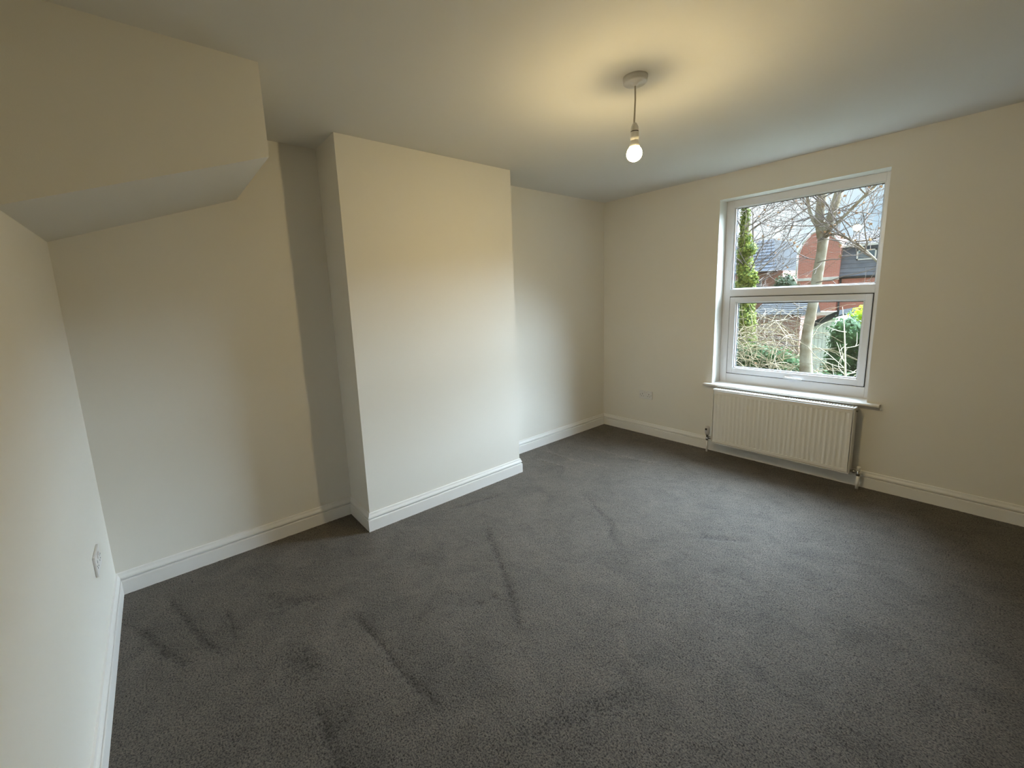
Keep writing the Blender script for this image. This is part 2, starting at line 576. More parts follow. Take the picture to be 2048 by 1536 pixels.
def sweep_x(mb, prof, x0, x1):
    k = len(prof)
    vs = [(x0, y, z) for y, z in prof] + [(x1, y, z) for y, z in prof]
    fs = [(q, (q + 1) % k, k + (q + 1) % k, k + q) for q in range(k)]
    fs += [tuple(range(k)), tuple(range(2 * k - 1, k - 1, -1))]
    mb.add(vs, fs)


sweep_x(sl, [(-0.0005, 0.625)] + NOSE + [(-0.0005, 0.604)], 1.113, 2.315)
sl.box((WX0 + 0.0005, -0.001, 0.604), (WX1 - 0.0005, 0.139, 0.625))
sl.build('window_sill', m_wood, win)

# ------------------------------------------------------------------ radiator
RX0, RX1, RZ0, RZ1 = 1.234, 2.201, 0.106, 0.595
rad = thing('radiator', (1.717, -0.07, 0.0), 'white double panel radiator mounted under the window sill', 'radiator')
# front panel with pressed flutes: height field over a grid
FYP = -0.108
nfl = 29
x_list = []
pitch = (RX1 - RX0 - 0.05) / nfl
for i in range(nfl):
    a = RX0 + 0.025 + i * pitch
    x_list += [(a, 0), (a + pitch * 0.08, 0), (a + pitch * 0.38, 1), (a + pitch * 0.62, 1), (a + pitch * 0.92, 0)]
x_list = [(RX0 + 0.011, 0)] + x_list + [(RX1 - 0.011, 0)]
z_list = [(RZ0 + 0.012, 0), (RZ0 + 0.034, 0), (RZ0 + 0.0365, 1), (RZ1 - 0.0405, 1), (RZ1 - 0.038, 0), (RZ1 - 0.012, 0)]
pv = []
for z, fz in z_list:
    for x, fx in x_list:
        pv.append((x, FYP + 0.0032 * fx * fz, z))
nc = len(x_list)
pf = [(j * nc + i, j * nc + i + 1, (j + 1) * nc + i + 1, (j + 1) * nc + i) for j in range(len(z_list) - 1) for i in range(nc - 1)]
fp = MB().add(pv, pf)
fp.box((RX0 + 0.012, FYP + 0.006, RZ0 + 0.013), (RX1 - 0.012, FYP + 0.013, RZ1 - 0.013))
for lo, hi in (((RX0 + 0.002, FYP - 0.001, RZ0), (RX0 + 0.007, FYP + 0.013, RZ1)), ((RX1 - 0.007, FYP - 0.001, RZ0), (RX1 - 0.002, FYP + 0.013, RZ1)),
               ((RX0 + 0.002, FYP - 0.001, RZ0), (RX1 - 0.002, FYP + 0.013, RZ0 + 0.008)), ((RX0 + 0.002, FYP - 0.001, RZ1 - 0.008), (RX1 - 0.002, FYP + 0.013, RZ1 - 0.001))):
    fp.box(lo, hi, 0.002)
fp.build('front_panel', m_rad, rad)
MB().box((RX0 + 0.01, -0.048, RZ0 + 0.004), (RX1 - 0.01, -0.036, RZ1 - 0.008), 0.004).build('back_panel', m_rad, rad)
for x0, x1 in ((RX0 - 0.001, RX0 + 0.002), (RX1 - 0.002, RX1 + 0.001)):
    MB().box((x0, -0.103, RZ0 + 0.004), (x1, -0.038, RZ1 + 0.001), 0.0008).build('side_panel', m_rad, rad)
# convector fins between the panels
cf = MB()
for i in range(48):
    x = RX0 + 0.02 + i * (RX1 - RX0 - 0.04) / 47
    cf.box((x, -0.094, RZ0 + 0.03), (x + 0.001, -0.05, RZ1 - 0.03))
tag(cf.build('convector_fin', m_rad, rad), kind='stuff')
gr = MB()
gr.box((RX0 - 0.001, -0.109, RZ1 - 0.003), (RX1 + 0.001, -0.098, RZ1 + 0.002), 0.001)
gr.box((RX0 - 0.001, -0.046, RZ1 - 0.003), (RX1 + 0.001, -0.038, RZ1 + 0.002), 0.001)
gr.box((RX0 - 0.001, -0.075, RZ1 - 0.003), (RX1 + 0.001, -0.070, RZ1 + 0.0015))
for i in range(56):
    x = RX0 + i * (RX1 - RX0 - 0.009) / 55
    gr.box((x, -0.10, RZ1 - 0.006), (x + 0.0065, -0.04, RZ1 + 0.0015))
gr.build('top_grille', m_rad, rad)
MB().tube([(RX1 - 0.01, -0.072, 0.572), (RX1 + 0.012, -0.072, 0.572)], 0.009, 6).build('bleed_valve', m_chrome, rad)


def tailpiece(x0, x1, z):
    mb = MB()
    mb.tube([(x0, -0.072, z), (x1, -0.072, z)], 0.0085, 12)
    return mb


# left: thermostatic valve
VX = 1.186
mb = tailpiece(RX0 + 0.004, VX, 0.135)
mb.tube([(VX + 0.016, -0.072, 0.135), (VX + 0.034, -0.072, 0.135)], 0.0135, 6)
mb.lathe([(0.011, 0), (0.0125, 0.006), (0.0125, 0.02), (0.010, 0.026), (0.010, 0.045), (0.014, 0.047), (0.014, 0.058)], (VX, -0.072, 0.108), 14)
mb.build('valve_body', m_chrome, rad)
tv = MB().lathe([(0.014, 0), (0.019, 0.004), (0.0205, 0.012), (0.021, 0.045), (0.0195, 0.060), (0.016, 0.070), (0.010, 0.073)], (VX, -0.072, 0.166), 20)
tvo = tag(tv.build('thermostat_head', m_lilac, rad), 'pale grey thermostat head')
MB().box((VX - 0.012, -0.0945, 0.205), (VX + 0.004, -0.0915, 0.222), 0.001).build('scale_window', m_dark, tvo)
MB().lathe([(0.0075, 0), (0.0075, 0.11)], (VX, -0.072, 0.0), 12).build('pipe', m_rad, rad)
# right: lockshield valve
VX2 = 2.247
mb = tailpiece(RX1 - 0.004, VX2, 0.125)
mb.tube([(VX2 - 0.034, -0.072, 0.125), (VX2 - 0.016, -0.072, 0.125)], 0.0135, 6)
mb.lathe([(0.011, 0), (0.0125, 0.006), (0.0125, 0.022), (0.010, 0.028), (0.010, 0.040)], (VX2, -0.072, 0.098), 14)
mb.build('valve_body', m_chrome, rad)
MB().lathe([(0.0115, 0), (0.0115, 0.026), (0.0095, 0.031)], (VX2, -0.072, 0.137), 16).build('valve_cap', m_rad, rad)
MB().lathe([(0.0095, 0), (0.0095, 0.10)], (VX2, -0.072, 0.0), 12).build('pipe', m_rad, rad)


# ------------------------------------------------------------------ sockets
def socket(name, cx, cz, ywall, d, label):
    """double socket; d = +1 faces +y, -1 faces -y"""
    t = thing(name, (cx, ywall, cz - 0.043), label, 'socket', None)

    def B(x0, x1, z0, z1, t0, t1, bvl=0.0):
        a, c = ywall + d * t0, ywall + d * t1
        return (x0, min(a, c), z0), (x1, max(a, c), z1), bvl
    MB().box(*B(cx - 0.073, cx + 0.073, cz - 0.043, cz + 0.043, 0.0, 0.0095, 0.003)).build('faceplate', m_plastic, t)
    for s in (-1, 1):
        ox = cx + s * 0.036
        pin = MB()
        pin.box(*B(ox - 0.002, ox + 0.002, cz - 0.004 + 0.006, cz + 0.004 + 0.010, 0.0088, 0.0101))
        pin.box(*B(ox - 0.0145, ox - 0.008, cz - 0.0165, cz - 0.0115, 0.0088, 0.0101))
        pin.box(*B(ox + 0.008, ox + 0.0145, cz - 0.0165, cz - 0.0115, 0.0088, 0.0101))
        pin.build('pin_holes', m_dark, t)
        rx = cx + s * 0.011
        ro = MB().box(*B(rx - 0.0065, rx + 0.0065, cz + 0.012, cz + 0.033, 0.009, 0.0125, 0.002)).build('rocker_switch', m_plastic, t)
        mk = MB().box(*B(rx - 0.003, rx + 0.003, cz + 0.0275, cz + 0.0295, 0.0118, 0.0129))
        mk.build('red_mark', m_red, ro)
        sc = MB()
        sc.tube([(cx + s * 0.0605, ywall + d * 0.009, cz), (cx + s * 0.0605, ywall + d * 0.0105, cz)], 0.0035, 10)
        sc.build('screw', m_chrome, t)
    return t


m_red = mat('red_switch_mark', (0.45, 0.05, 0.04), 0.4, 0.5, (0.40, 0.05, 0.04), 50)
socket('double_socket', 0.525, 0.415, 0.0, -1, 'white double socket on the far wall left of the radiator')
socket('double_socket', 0.450, 0.420, YN, 1, 'white double socket on the wall at the left edge of the photo')

# ------------------------------------------------------------------ pendant lamp
LX, LY = 1.650, -2.019
lamp = thing('pendant_lamp', (LX, LY, H), 'bare lit globe bulb hanging on a short flex from a white ceiling rose', 'lamp')
MB().lathe([(0.0, 0.0), (0.053, 0.0), (0.053, -0.010), (0.051, -0.022), (0.046, -0.027), (0.016, -0.029), (0.010, -0.036), (0.0, -0.037)], (LX, LY, H), 36, cap=False).build('ceiling_rose', m_plastic, lamp)
fx = MB()
fx.tube([(LX, LY, H - 0.034), (LX + 0.001, LY, H - 0.09), (LX - 0.001, LY, H - 0.15), (LX - 0.003, LY, H - 0.180), (LX - 0.001, LY, H - 0.20)], 0.0038, 10)
fx.build('flex', m_flex, lamp)
lh = MB()
lh.lathe([(0.004, 0.0), (0.009, -0.003), (0.0165, -0.018), (0.0185, -0.034), (0.0185, -0.036)], (LX, LY, 2.212), 24)
lh.lathe([(0.0185, -0.0395), (0.019, -0.041), (0.019, -0.062), (0.018, -0.074)], (LX, LY, 2.212), 24)
hold = lh.build('lamp_holder', m_plastic, lamp)
MB().lathe([(0.0178, -0.0355), (0.0178, -0.040)], (LX, LY, 2.212), 24).build('shade_ring', m_dark, hold)
BZ = 2.082
BR = 0.034
# plastic neck, dim shoulder and bright dome of the bulb
MB().lathe([(0.0165, 0.058), (0.0175, 0.050), (0.0205, 0.0375), (0.0240, 0.0262)], (LX, LY, BZ), 28).build('bulb_neck', m_plastic, lamp)


def cap(a0, a1, n):
    """band of the globe between two angles from straight down"""
    out = []
    for k in range(n + 1):
        th = math.radians(a0 + (a1 - a0) * k / n)
        out.append((max(BR * math.sin(th), 0.0004), -BR * math.cos(th)))
    return out


MB().lathe(cap(136, 90, 5), (LX, LY, BZ), 24, cap=False).build('bulb_shoulder', m_bulb_dim, lamp)
MB().lathe(cap(90, 1, 11), (LX, LY, BZ), 24).build('bulb_dome', m_bulb, lamp)

# ================================================================== outside
GZ = -2.9                                        # garden level, one storey down
m_soil = mat('garden_soil', (0.045, 0.038, 0.026), 0.95, 0.1, (0.05, 0.06, 0.026), 1.2, 0.6, 20)
m_bark = mat('pale_smooth_bark', (0.25, 0.225, 0.17), 0.85, 0.2, (0.135, 0.098, 0.055), 5.5, 0.9, 30, detail=6)
m_twig = mat('grey_brown_twig', (0.095, 0.075, 0.068), 0.85, 0.2, (0.15, 0.115, 0.09), 3)
m_dead = mat('dead_grey_stem', (0.20, 0.17, 0.13), 0.85, 0.2, (0.11, 0.09, 0.075), 5)
m_cane = mat('straw_bramble_cane', (0.33, 0.27, 0.165), 0.8, 0.2, (0.16, 0.125, 0.08), 4)
m_pale = mat('pale_sapling_bark', (0.52, 0.47, 0.34), 0.8, 0.2, (0.38, 0.34, 0.24), 6)
m_brown_leaf = mat('withered_leaf', (0.30, 0.16, 0.07), 0.8, 0.2, (0.20, 0.11, 0.06), 6)


def leafmat(name, c1, c2, vs=7.0):
    m = mat(name, c1, 0.65, 0.15, c2, vs, detail=2)
    nt = m.node_tree
    p = nt.nodes['Principled BSDF']
    out = [x for x in nt.nodes if x.type == 'OUTPUT_MATERIAL'][0]
    t = nt.nodes.new('ShaderNodeBsdfTranslucent')
    mix = nt.nodes.new('ShaderNodeMixShader')
    mix.inputs['Fac'].default_value = 0.3
    ramp = [x for x in nt.nodes if x.type == 'VALTORGB'][0]
    nt.links.new(ramp.outputs['Color'], t.inputs['Color'])
    nt.links.new(p.outputs['BSDF'], mix.inputs[1])
    nt.links.new(t.outputs['BSDF'], mix.inputs[2])
    nt.links.new(mix.outputs['Shader'], out.inputs['Surface'])
    return m


m_ivy = leafmat('yellow_green_ivy_leaf', (0.25, 0.28, 0.05), (0.06, 0.105, 0.02), 13)
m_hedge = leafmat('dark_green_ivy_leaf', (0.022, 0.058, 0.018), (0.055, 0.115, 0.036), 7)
m_lime = leafmat('lime_shrub_leaf', (0.50, 0.62, 0.05), (0.36, 0.48, 0.04), 6)
m_fir = leafmat('dull_green_evergreen', (0.035, 0.055, 0.028), (0.07, 0.09, 0.05), 3)


def brickmat(name, c1, c2, mortar, bw=0.225, bh=0.075):
    m = bpy.data.materials.new(name)
    m.use_nodes = True
    nt = m.node_tree
    p = nt.nodes['Principled BSDF']
    tc = nt.nodes.new('ShaderNodeTexCoord')
    mp = nt.nodes.new('ShaderNodeMapping')
    mp.inputs['Rotation'].default_value = (math.radians(90), 0, 0)
    br = nt.nodes.new('ShaderNodeTexBrick')
    br.inputs['Scale'].default_value = 1
    br.inputs['Brick Width'].default_value = bw
    br.inputs['Row Height'].default_value = bh
    br.inputs['Mortar Size'].default_value = 0.008
    br.inputs['Color1'].default_value = (*c1, 1)
    br.inputs['Color2'].default_value = (*c2, 1)
    br.inputs['Mortar'].default_value = (*mortar, 1)
    nt.links.new(tc.outputs['Object'], mp.inputs['Vector'])
    nt.links.new(mp.outputs['Vector'], br.inputs['Vector'])
    nt.links.new(br.outputs['Color'], p.inputs['Base Color'])
    bp = nt.nodes.new('ShaderNodeBump')
    bp.inputs['Distance'].default_value = 0.006
    bp.invert = True
    nt.links.new(br.outputs['Fac'], bp.inputs['Height'])
    nt.links.new(bp.outputs['Normal'], p.inputs['Normal'])
    p.inputs['Roughness'].default_value = 0.9
    return m


m_brick = brickmat('red_brick', (0.62, 0.23, 0.17), (0.54, 0.19, 0.14), (0.50, 0.38, 0.34))
m_brick2 = brickmat('brown_brick', (0.34, 0.17, 0.12), (0.27, 0.13, 0.09), (0.33, 0.27, 0.23))
m_slate = mat('blue_grey_slate', (0.10, 0.115, 0.145), 0.6, 0.3, (0.14, 0.155, 0.185), 2.2)
m_slate_top = mat('slate_toned_down_for_sun', (0.050, 0.057, 0.068), 0.7, 0.2, (0.07, 0.078, 0.09), 2.2)  # copy of the slate, colour lowered so the sunlit roof slope does not clip
m_slate_sun_dark = mat('slate_blackened_against_sun', (0.016, 0.017, 0.019), 0.85, 0.1, (0.025, 0.026, 0.028), 3)  # near-black slate colour offsets the strong sun on roof tops and hip sides
m_slate_d = mat('dark_slate', (0.14, 0.155, 0.19), 0.6, 0.3, (0.21, 0.225, 0.26), 2.2)
m_tile = mat('brown_roof_tile', (0.026, 0.018, 0.016), 0.9, 0.1, (0.036, 0.027, 0.024), 2.0)
m_fascia = mat('white_fascia_paint', (0.74, 0.72, 0.68), 0.6, 0.3, (0.62, 0.60, 0.56), 3)
m_gutter = mat('black_gutter', (0.03, 0.03, 0.035), 0.4, 0.4, (0.05, 0.05, 0.05), 5)
m_render = mat('off_white_render', (0.62, 0.60, 0.55), 0.85, 0.2, (0.50, 0.48, 0.44), 1.5)
m_shed = mat('weathered_white_board', (0.90, 0.90, 0.91), 0.7, 0.3, (0.72, 0.73, 0.74), 5)
m_felt = mat('grey_roof_felt', (0.030, 0.034, 0.040), 0.85, 0.1, (0.024, 0.027, 0.032), 4)
m_sky_glass = mat('house_window_glass', (0.10, 0.14, 0.17), 0.06, 0.8, (0.13, 0.17, 0.20), 1)

gp = MB().box((-70, 0.4, GZ - 0.3), (60, 130, GZ))
tag(gp.build('ground', m_soil), 'rough earth and grass of the back gardens', 'ground', None, 'structure')


# ---------------------------------------------------------------- houses
def courses(mb, x0, x1, a, c, step=0.22, lap=0.018):
    """overlapping slate courses from eave a=(y,z) up to ridge c=(y,z)"""
    dy, dzz = c[0] - a[0], c[1] - a[1]
    ln = math.hypot(dy, dzz)
    k = max(1, int(ln / step))
    ny, nz = -dzz / ln, dy / ln
    for i in range(k):
        t0, t1 = i / k, (i + 1) / k
        y0, z0, y1, z1 = a[0] + dy * t0, a[1] + dzz * t0, a[0] + dy * t1, a[1] + dzz * t1
        xx0 = x0(t0) if callable(x0) else x0
        xx1 = x1(t0) if callable(x1) else x1
        vs = [(xx0, y0 + ny * lap, z0 + nz * lap), (xx1, y0 + ny * lap, z0 + nz * lap), (xx1, y1, z1), (xx0, y1, z1), (xx0, y0, z0), (xx1, y0, z0)]
        mb.add(vs, [(0, 1, 2, 3), (0, 4, 5, 1)])


def framed_window(par, x0, x1, z0, z1, y):
    f = MB()
    w = 0.07
    f.box((x0, y - 0.06, z0), (x0 + w, y + 0.02, z1))
    f.box((x1 - w, y - 0.06, z0), (x1, y + 0.02, z1))
    f.box((x0, y - 0.06, z1 - w), (x1, y + 0.02, z1))
    f.box((x0, y - 0.06, z0), (x1, y + 0.02, z0 + w))
    fo = f.build('window', m_fascia, par)
    MB().box((x0 + w, y - 0.03, z0 + w), (x1 - w, y - 0.01, z1 - w)).build('pane', m_sky_glass, fo)


h1 = thing('house', (-4.0, 28, GZ), 'red brick house with a rounded gable and slate clad upper storey behind the trunk', 'house')
gab = [(-5.80, GZ), (-3.76, GZ), (-3.76, 3.81), (-4.05, 4.2), (-4.37, 4.44), (-4.88, 4.72), (-5.24, 4.55), (-5.62, 4.02), (-5.80, 3.43)]
MB().prism(gab, 27.8, 34.0).build('gable_wall', m_brick, h1)
vb = MB()
edge = [(-3.72, 3.81), (-4.02, 4.22), (-4.36, 4.48), (-4.88, 4.78), (-5.28, 4.60), (-5.67, 4.04), (-5.86, 3.43), (-5.86, 1.95)]
for (xa, za), (xb, zb) in zip(edge[:-1], edge[1:]):
    vb.tube([(xa, 27.76, za), (xb, 27.76, zb)], 0.055, 6)
vb.build('verge_trim', m_fascia, h1)
MB().box((-5.84, 27.70, 1.80), (-3.72, 27.81, 1.97), 0.01).build('white_band', m_fascia, h1)
MB().box((-3.76, 28.1, GZ), (3.0, 34.0, 1.88)).build('wall', m_brick, h1)
ms = MB()
courses(ms, -3.76, 3.0, (28.0, 1.93), (28.35, 3.70), 0.25, 0.03)
tag(ms.build('hung_slates', m_slate_d, h1), kind='stuff')
MB().box((-3.76, 28.36, 1.9), (3.0, 33.9, 3.7)).build('upper_storey', m_slate_d, h1)
mr_ = MB()
courses(mr_, -3.76, 3.0, (28.0, 3.72), (31.0, 4.66), 0.3, 0.03)
tag(mr_.build('roof_slates', m_slate_top, h1), kind='stuff')
rb = MB().add([(-3.76, 28.0, 3.70), (3.0, 28.0, 3.70), (3.0, 31.0, 4.62), (-3.76, 31.0, 4.62), (-3.76, 34, 3.70), (3.0, 34, 3.70)],
              [(0, 1, 2, 3), (3, 2, 5, 4), (0, 3, 4), (1, 5, 2), (0, 4, 5, 1)])
rb.build('roof_base', m_slate_d, h1)
MB().box((-3.80, 27.93, 3.62), (3.0, 28.05, 3.76), 0.01).build('fascia', m_fascia, h1)
MB().tube([(-3.76, 27.92, 1.90), (3.0, 27.92, 1.88)], 0.075, 8).build('gutter', m_gutter, h1)
MB().tube([(-3.66, 27.95, 1.85), (-3.66, 27.95, GZ)], 0.05, 8).build('downpipe', m_gutter, h1)
framed_window(h1, -3.06, -2.2, 2.85, 3.42, 28.15)
framed_window(h1, -0.9, 0.1, 2.75, 3.42, 28.15)

h2 = thing('house', (-11.0, 32, GZ), 'house with a steep blue grey slate roof behind the ivy covered trunk', 'house')
MB().box((-17.0, 32.1, GZ), (-7.9, 39, 2.70)).build('wall', m_brick2, h2)
mm = MB()
courses(mm, -16.5, lambda t: -8.28 - 0.72 * t, (31.95, 2.74), (33.2, 5.10), 0.25, 0.03)
tag(mm.build('roof_slates', m_slate, h2), kind='stuff')
MB().add([(-16.5, 31.99, 2.70), (-8.25, 31.99, 2.70), (-8.98, 33.22, 5.08), (-15.8, 33.22, 5.08), (-16.5, 39, 2.70), (-8.25, 39, 2.70), (-8.98, 37.6, 5.08), (-15.8, 37.6, 5.08)],
         [(0, 1, 2, 3), (1, 5, 6, 2), (5, 4, 7, 6), (4, 0, 3, 7), (3, 2, 6, 7), (0, 4, 5, 1)]).build('roof_base', m_slate_sun_dark, h2)  # hip sides darkened by colour to cancel the sun falling on them
MB().tube([(-16.5, 31.88, 2.68), (-8.2, 31.88, 2.66)], 0.08, 8).build('gutter', m_gutter, h2)
dm = MB().box((-12.4, 31.9, 3.70), (-10.75, 33.0, 4.95))
dm.build('dormer', m_fascia, h2)
framed_window(h2, -11.75, -10.85, 3.82, 4.78, 31.88)
framed_window(h2, -10.2, -9.2, 0.7, 2.1, 32.08)

h3 = thing('house', (-9.0, 40, GZ), 'distant low house with a brown tiled roof in the gap between the others', 'house')
MB().box((-16, 40.2, GZ), (-5.5, 46, 2.6)).build('wall', m_brick2, h3)
rt = MB()
courses(rt, -16.4, -5.2, (39.9, 2.45), (43.2, 4.28), 0.3, 0.03)
tag(rt.build('roof_tiles', m_tile, h3), kind='stuff')
MB().add([(-16.4, 39.95, 2.42), (-5.2, 39.95, 2.42), (-5.2, 43.2, 4.25), (-16.4, 43.2, 4.25), (-16.4, 46.5, 2.42), (-5.2, 46.5, 2.42)],
         [(0, 1, 2, 3), (3, 2, 5, 4), (0, 3, 4), (1, 5, 2), (0, 4, 5, 1)]).build('roof_base', m_tile, h3)

# low garden building with dark roof on the left, behind the brambles
oh = thing('outhouse', (-3.6, 18.5, GZ), 'low brick outhouse with a dark slate roof behind the bramble canes', 'outhouse')
MB().box((-4.75, 18.2, GZ), (-2.95, 20.6, 0.28)).build('wall', m_brick2, oh)
ro_ = MB()
courses(ro_, -4.85, -2.85, (18.0, 0.25), (20.0, 0.95), 0.22, 0.02)
tag(ro_.build('roof_slates', m_slate_sun_dark, oh), kind='stuff')
MB().add([(-4.85, 18.0, 0.22), (-2.85, 18.0, 0.22), (-2.85, 20.0, 0.93), (-4.85, 20.0, 0.93), (-4.85, 20.8, 0.22), (-2.85, 20.8, 0.22)],
         [(0, 1, 2, 3), (3, 2, 5, 4), (0, 3, 4), (1, 5, 2), (0, 4, 5, 1)]).build('roof_base', m_slate_sun_dark, oh)

# white band of garden wall and the pale shed
gw = thing('garden_wall', (-2.6, 22.2, GZ), 'low brick garden wall with a cream painted top band below the brick house', 'wall')
MB().box((-3.5, 22.1, GZ), (2.5, 22.35, 0.0)).build('wall_panel', m_brick2, gw)
MB().box((-3.55, 22.05, 0.0), (2.55, 22.40, 0.20), 0.01).build('top_band', m_render, gw)

sh = thing('shed', (-1.3, 15.5, GZ), 'weathered pale boarded shed with a sloping grey felt roof behind the trunk', 'shed')
x0, x1 = -1.86, -1.05


def rz(x):
    return -0.08 + (x + 1.86) * 0.55


nb = 7
for i in range(nb):
    a = x0 + (x1 - x0) * i / nb
    c = x0 + (x1 - x0) * (i + 1) / nb - 0.012
    j = 0.012 * (i % 2)
    MB().prism([(a, GZ + 0.05), (c, GZ + 0.05), (c, rz(c) - 0.02), (a, rz(a) - 0.02)], 15.0 - j, 15.03 - j).build('board', m_shed, sh)
MB().prism([(x0 + 0.02, GZ), (x1 - 0.02, GZ), (x1 - 0.02, rz(x1) - 0.03), (x0 + 0.02, rz(x0) - 0.03)], 15.03, 17.2).build('shed_body', m_shed, sh)
MB().prism([(x0 - 0.06, rz(x0) - 0.03), (x1 + 0.1, rz(x1 + 0.1)), (x1 + 0.1, rz(x1 + 0.1) + 0.17), (x0 - 0.06, rz(x0) + 0.14)], 14.85, 17.4).build('felt_roof', m_felt, sh)
MB().prism([(x0 - 0.07, rz(x0) - 0.08), (x1 + 0.1, rz(x1 + 0.1) - 0.05), (x1 + 0.1, rz(x1 + 0.1) + 0.02), (x0 - 0.07, rz(x0) - 0.01)], 14.82, 14.86).build('bargeboard', m_gutter, sh)


# ---------------------------------------------------------------- plants
def grow(mb_by_level, p, d, length, rad, level, maxlevel, up=0.15, wob=0.25, kids=(3, 5), nseg=6, sides=(7, 5, 4, 3, 3), leaves=None):
    pts = [Vector(p)]
    rads = [rad]
    d = Vector(d).normalized()
    for i in range(nseg):
        d = (d + Vector((random.gauss(0, wob), random.gauss(0, wob), random.gauss(0, wob) + up)) * 0.5).normalized()
        pts.append(pts[-1] + d * (length / nseg))
        rads.append(rad * (1 - 0.8 * (i + 1) / nseg) + 0.0018)
    mb_by_level[min(level, len(mb_by_level) - 1)].tube(pts, rads, sides[min(level, 4)], cap=False)
    if leaves is not None and level >= maxlevel - 1 and random.random() < 0.35:
        leaves.append(pts[-1])
    if level < maxlevel:
        for k in range(random.randint(*kids)):
            i = random.randint(1, nseg - 1)
            t = (pts[i + 1] - pts[i]).normalized()
            side = t.cross(Vector((random.gauss(0, 1), random.gauss(0, 1), random.gauss(0, 1)))).normalized()
            nd = (t * 0.75 + side * random.uniform(0.5, 1.0)).normalized()
            grow(mb_by_level, pts[i], nd, length * random.uniform(0.4, 0.7), rads[i] * 0.6, level + 1, maxlevel, up, wob, kids, max(4, nseg - 1), sides, leaves)


def leaf(mb, p, nrm_, size):
    """folded pointed leaf"""
    n_ = nrm_.normalized()
    a = n_.cross(Vector((random.gauss(0, 1), random.gauss(0, 1), random.gauss(0, 1)))).normalized()
    b_ = n_.cross(a)
    s = size * random.uniform(0.7, 1.3)
    vs = [p - a * s * 0.5, p + b_ * s * 0.42 - n_ * s * 0.12 - a * s * 0.1, p + a * s * 0.55, p - b_ * s * 0.42 - n_ * s * 0.12 - a * s * 0.1]
    mb.add(vs, [(0, 1, 2), (0, 2, 3)])


def blob(parent, ells, count, size, m, m_core=None, seed=1, core=0.86):
    """foliage: lumpy inner mass plus leaves over and through its surface"""
    random.seed(seed)
    cm = MB()
    lm = MB()
    tot = sum(e[1][0] * e[1][2] for e in ells)
    for c, r in ells:
        c = Vector(c)
        nu, nv = 14, 9
        prof_v, fs = [], []
        for j in range(nv + 1):
            ph = math.pi * j / nv
            for i in range(nu):
                th = 2 * math.pi * i / nu
                d = Vector((math.sin(ph) * math.cos(th), math.sin(ph) * math.sin(th), math.cos(ph)))
                k = core * (1 + 0.18 * mnoise.noise(d * 2.3 + c * 1.7))
                prof_v.append((c.x + r[0] * d.x * k, c.y + r[1] * d.y * k, c.z + r[2] * d.z * k))
        for j in range(nv):
            for i in range(nu):
                i2 = (i + 1) % nu
                fs.append((j * nu + i, j * nu + i2, (j + 1) * nu + i2, (j + 1) * nu + i))
        cm.add(prof_v, fs, True)
        for _ in range(int(count * r[0] * r[2] / tot)):
            d = Vector((random.gauss(0, 1), random.gauss(0, 1) - 0.35, random.gauss(0, 1))).normalized()
            k = random.uniform(0.80, 1.16) * (1 + 0.22 * mnoise.noise(d * 2.3 + c * 1.7))
            p = Vector((c.x + r[0] * d.x * k, c.y + r[1] * d.y * k, c.z + r[2] * d.z * k))
            leaf(lm, p, d + Vector((random.gauss(0, 0.5), random.gauss(0, 0.5), random.gauss(0, 0.5) + 0.3)), size)
    cm.build('inner_growth', m_core or m, parent, normals=False)
    tag(lm.build('foliage', m, parent, normals=False), kind='stuff')


# main bare tree
random.seed(21)
tree = thing('bare_tree', (0.38, 6.0, GZ), 'pale barked bare tree forking in front of the window', 'tree')
MB().tube([(0.36, 6, GZ), (0.37, 6.0, -1.6), (0.40, 6.0, -0.2), (0.36, 6.0, 0.30), (0.37, 6.0, 0.62), (0.43, 6.0, 1.19), (0.45, 6.0, 1.57), (0.49, 6.0, 2.10), (0.50, 6.0, 2.42)],
          [0.18, 0.140, 0.112, 0.094, 0.087, 0.084, 0.088, 0.080, 0.092], 14).build('trunk', m_bark, tree)
LIMBS = [([(0.48, 6, 2.35), (0.42, 6.0, 2.62), (0.41, 6.0, 2.85), (0.42, 6.02, 3.1), (0.40, 6.1, 3.9), (0.3, 6.2, 5.2)], [0.085, 0.075, 0.072, 0.07, 0.055, 0.03]),
         ([(0.50, 6, 2.35), (0.58, 5.97, 2.62), (0.63, 5.95, 2.85), (0.69, 5.95, 3.15), (0.80, 5.9, 4.0), (0.95, 5.8, 5.4)], [0.085, 0.072, 0.068, 0.066, 0.05, 0.03]),
         ([(0.41, 6, 2.52), (0.33, 5.97, 2.66), (0.26, 5.95, 2.85), (0.21, 5.95, 3.1), (0.15, 5.9, 3.9)], [0.034, 0.03, 0.028, 0.026, 0.015]),
         ([(0.54, 5.95, 2.40), (0.68, 5.8, 2.50), (0.86, 5.7, 2.66), (1.1, 5.6, 2.9), (1.4, 5.5, 3.2), (1.9, 5.4, 3.6)], [0.035, 0.028, 0.026, 0.024, 0.02, 0.01]),
         ([(0.54, 5.95, 2.38), (0.75, 5.85, 2.36), (0.98, 5.8, 2.2), (1.18, 5.75, 2.0), (1.34, 5.7, 1.82), (1.6, 5.6, 1.7)], [0.03, 0.026, 0.024, 0.022, 0.020, 0.01])]
for p_, r_ in LIMBS:
    MB().tube(p_, r_, 8).build('limb', m_bark, tree)
br1, tw1, lv = MB(), MB(), []
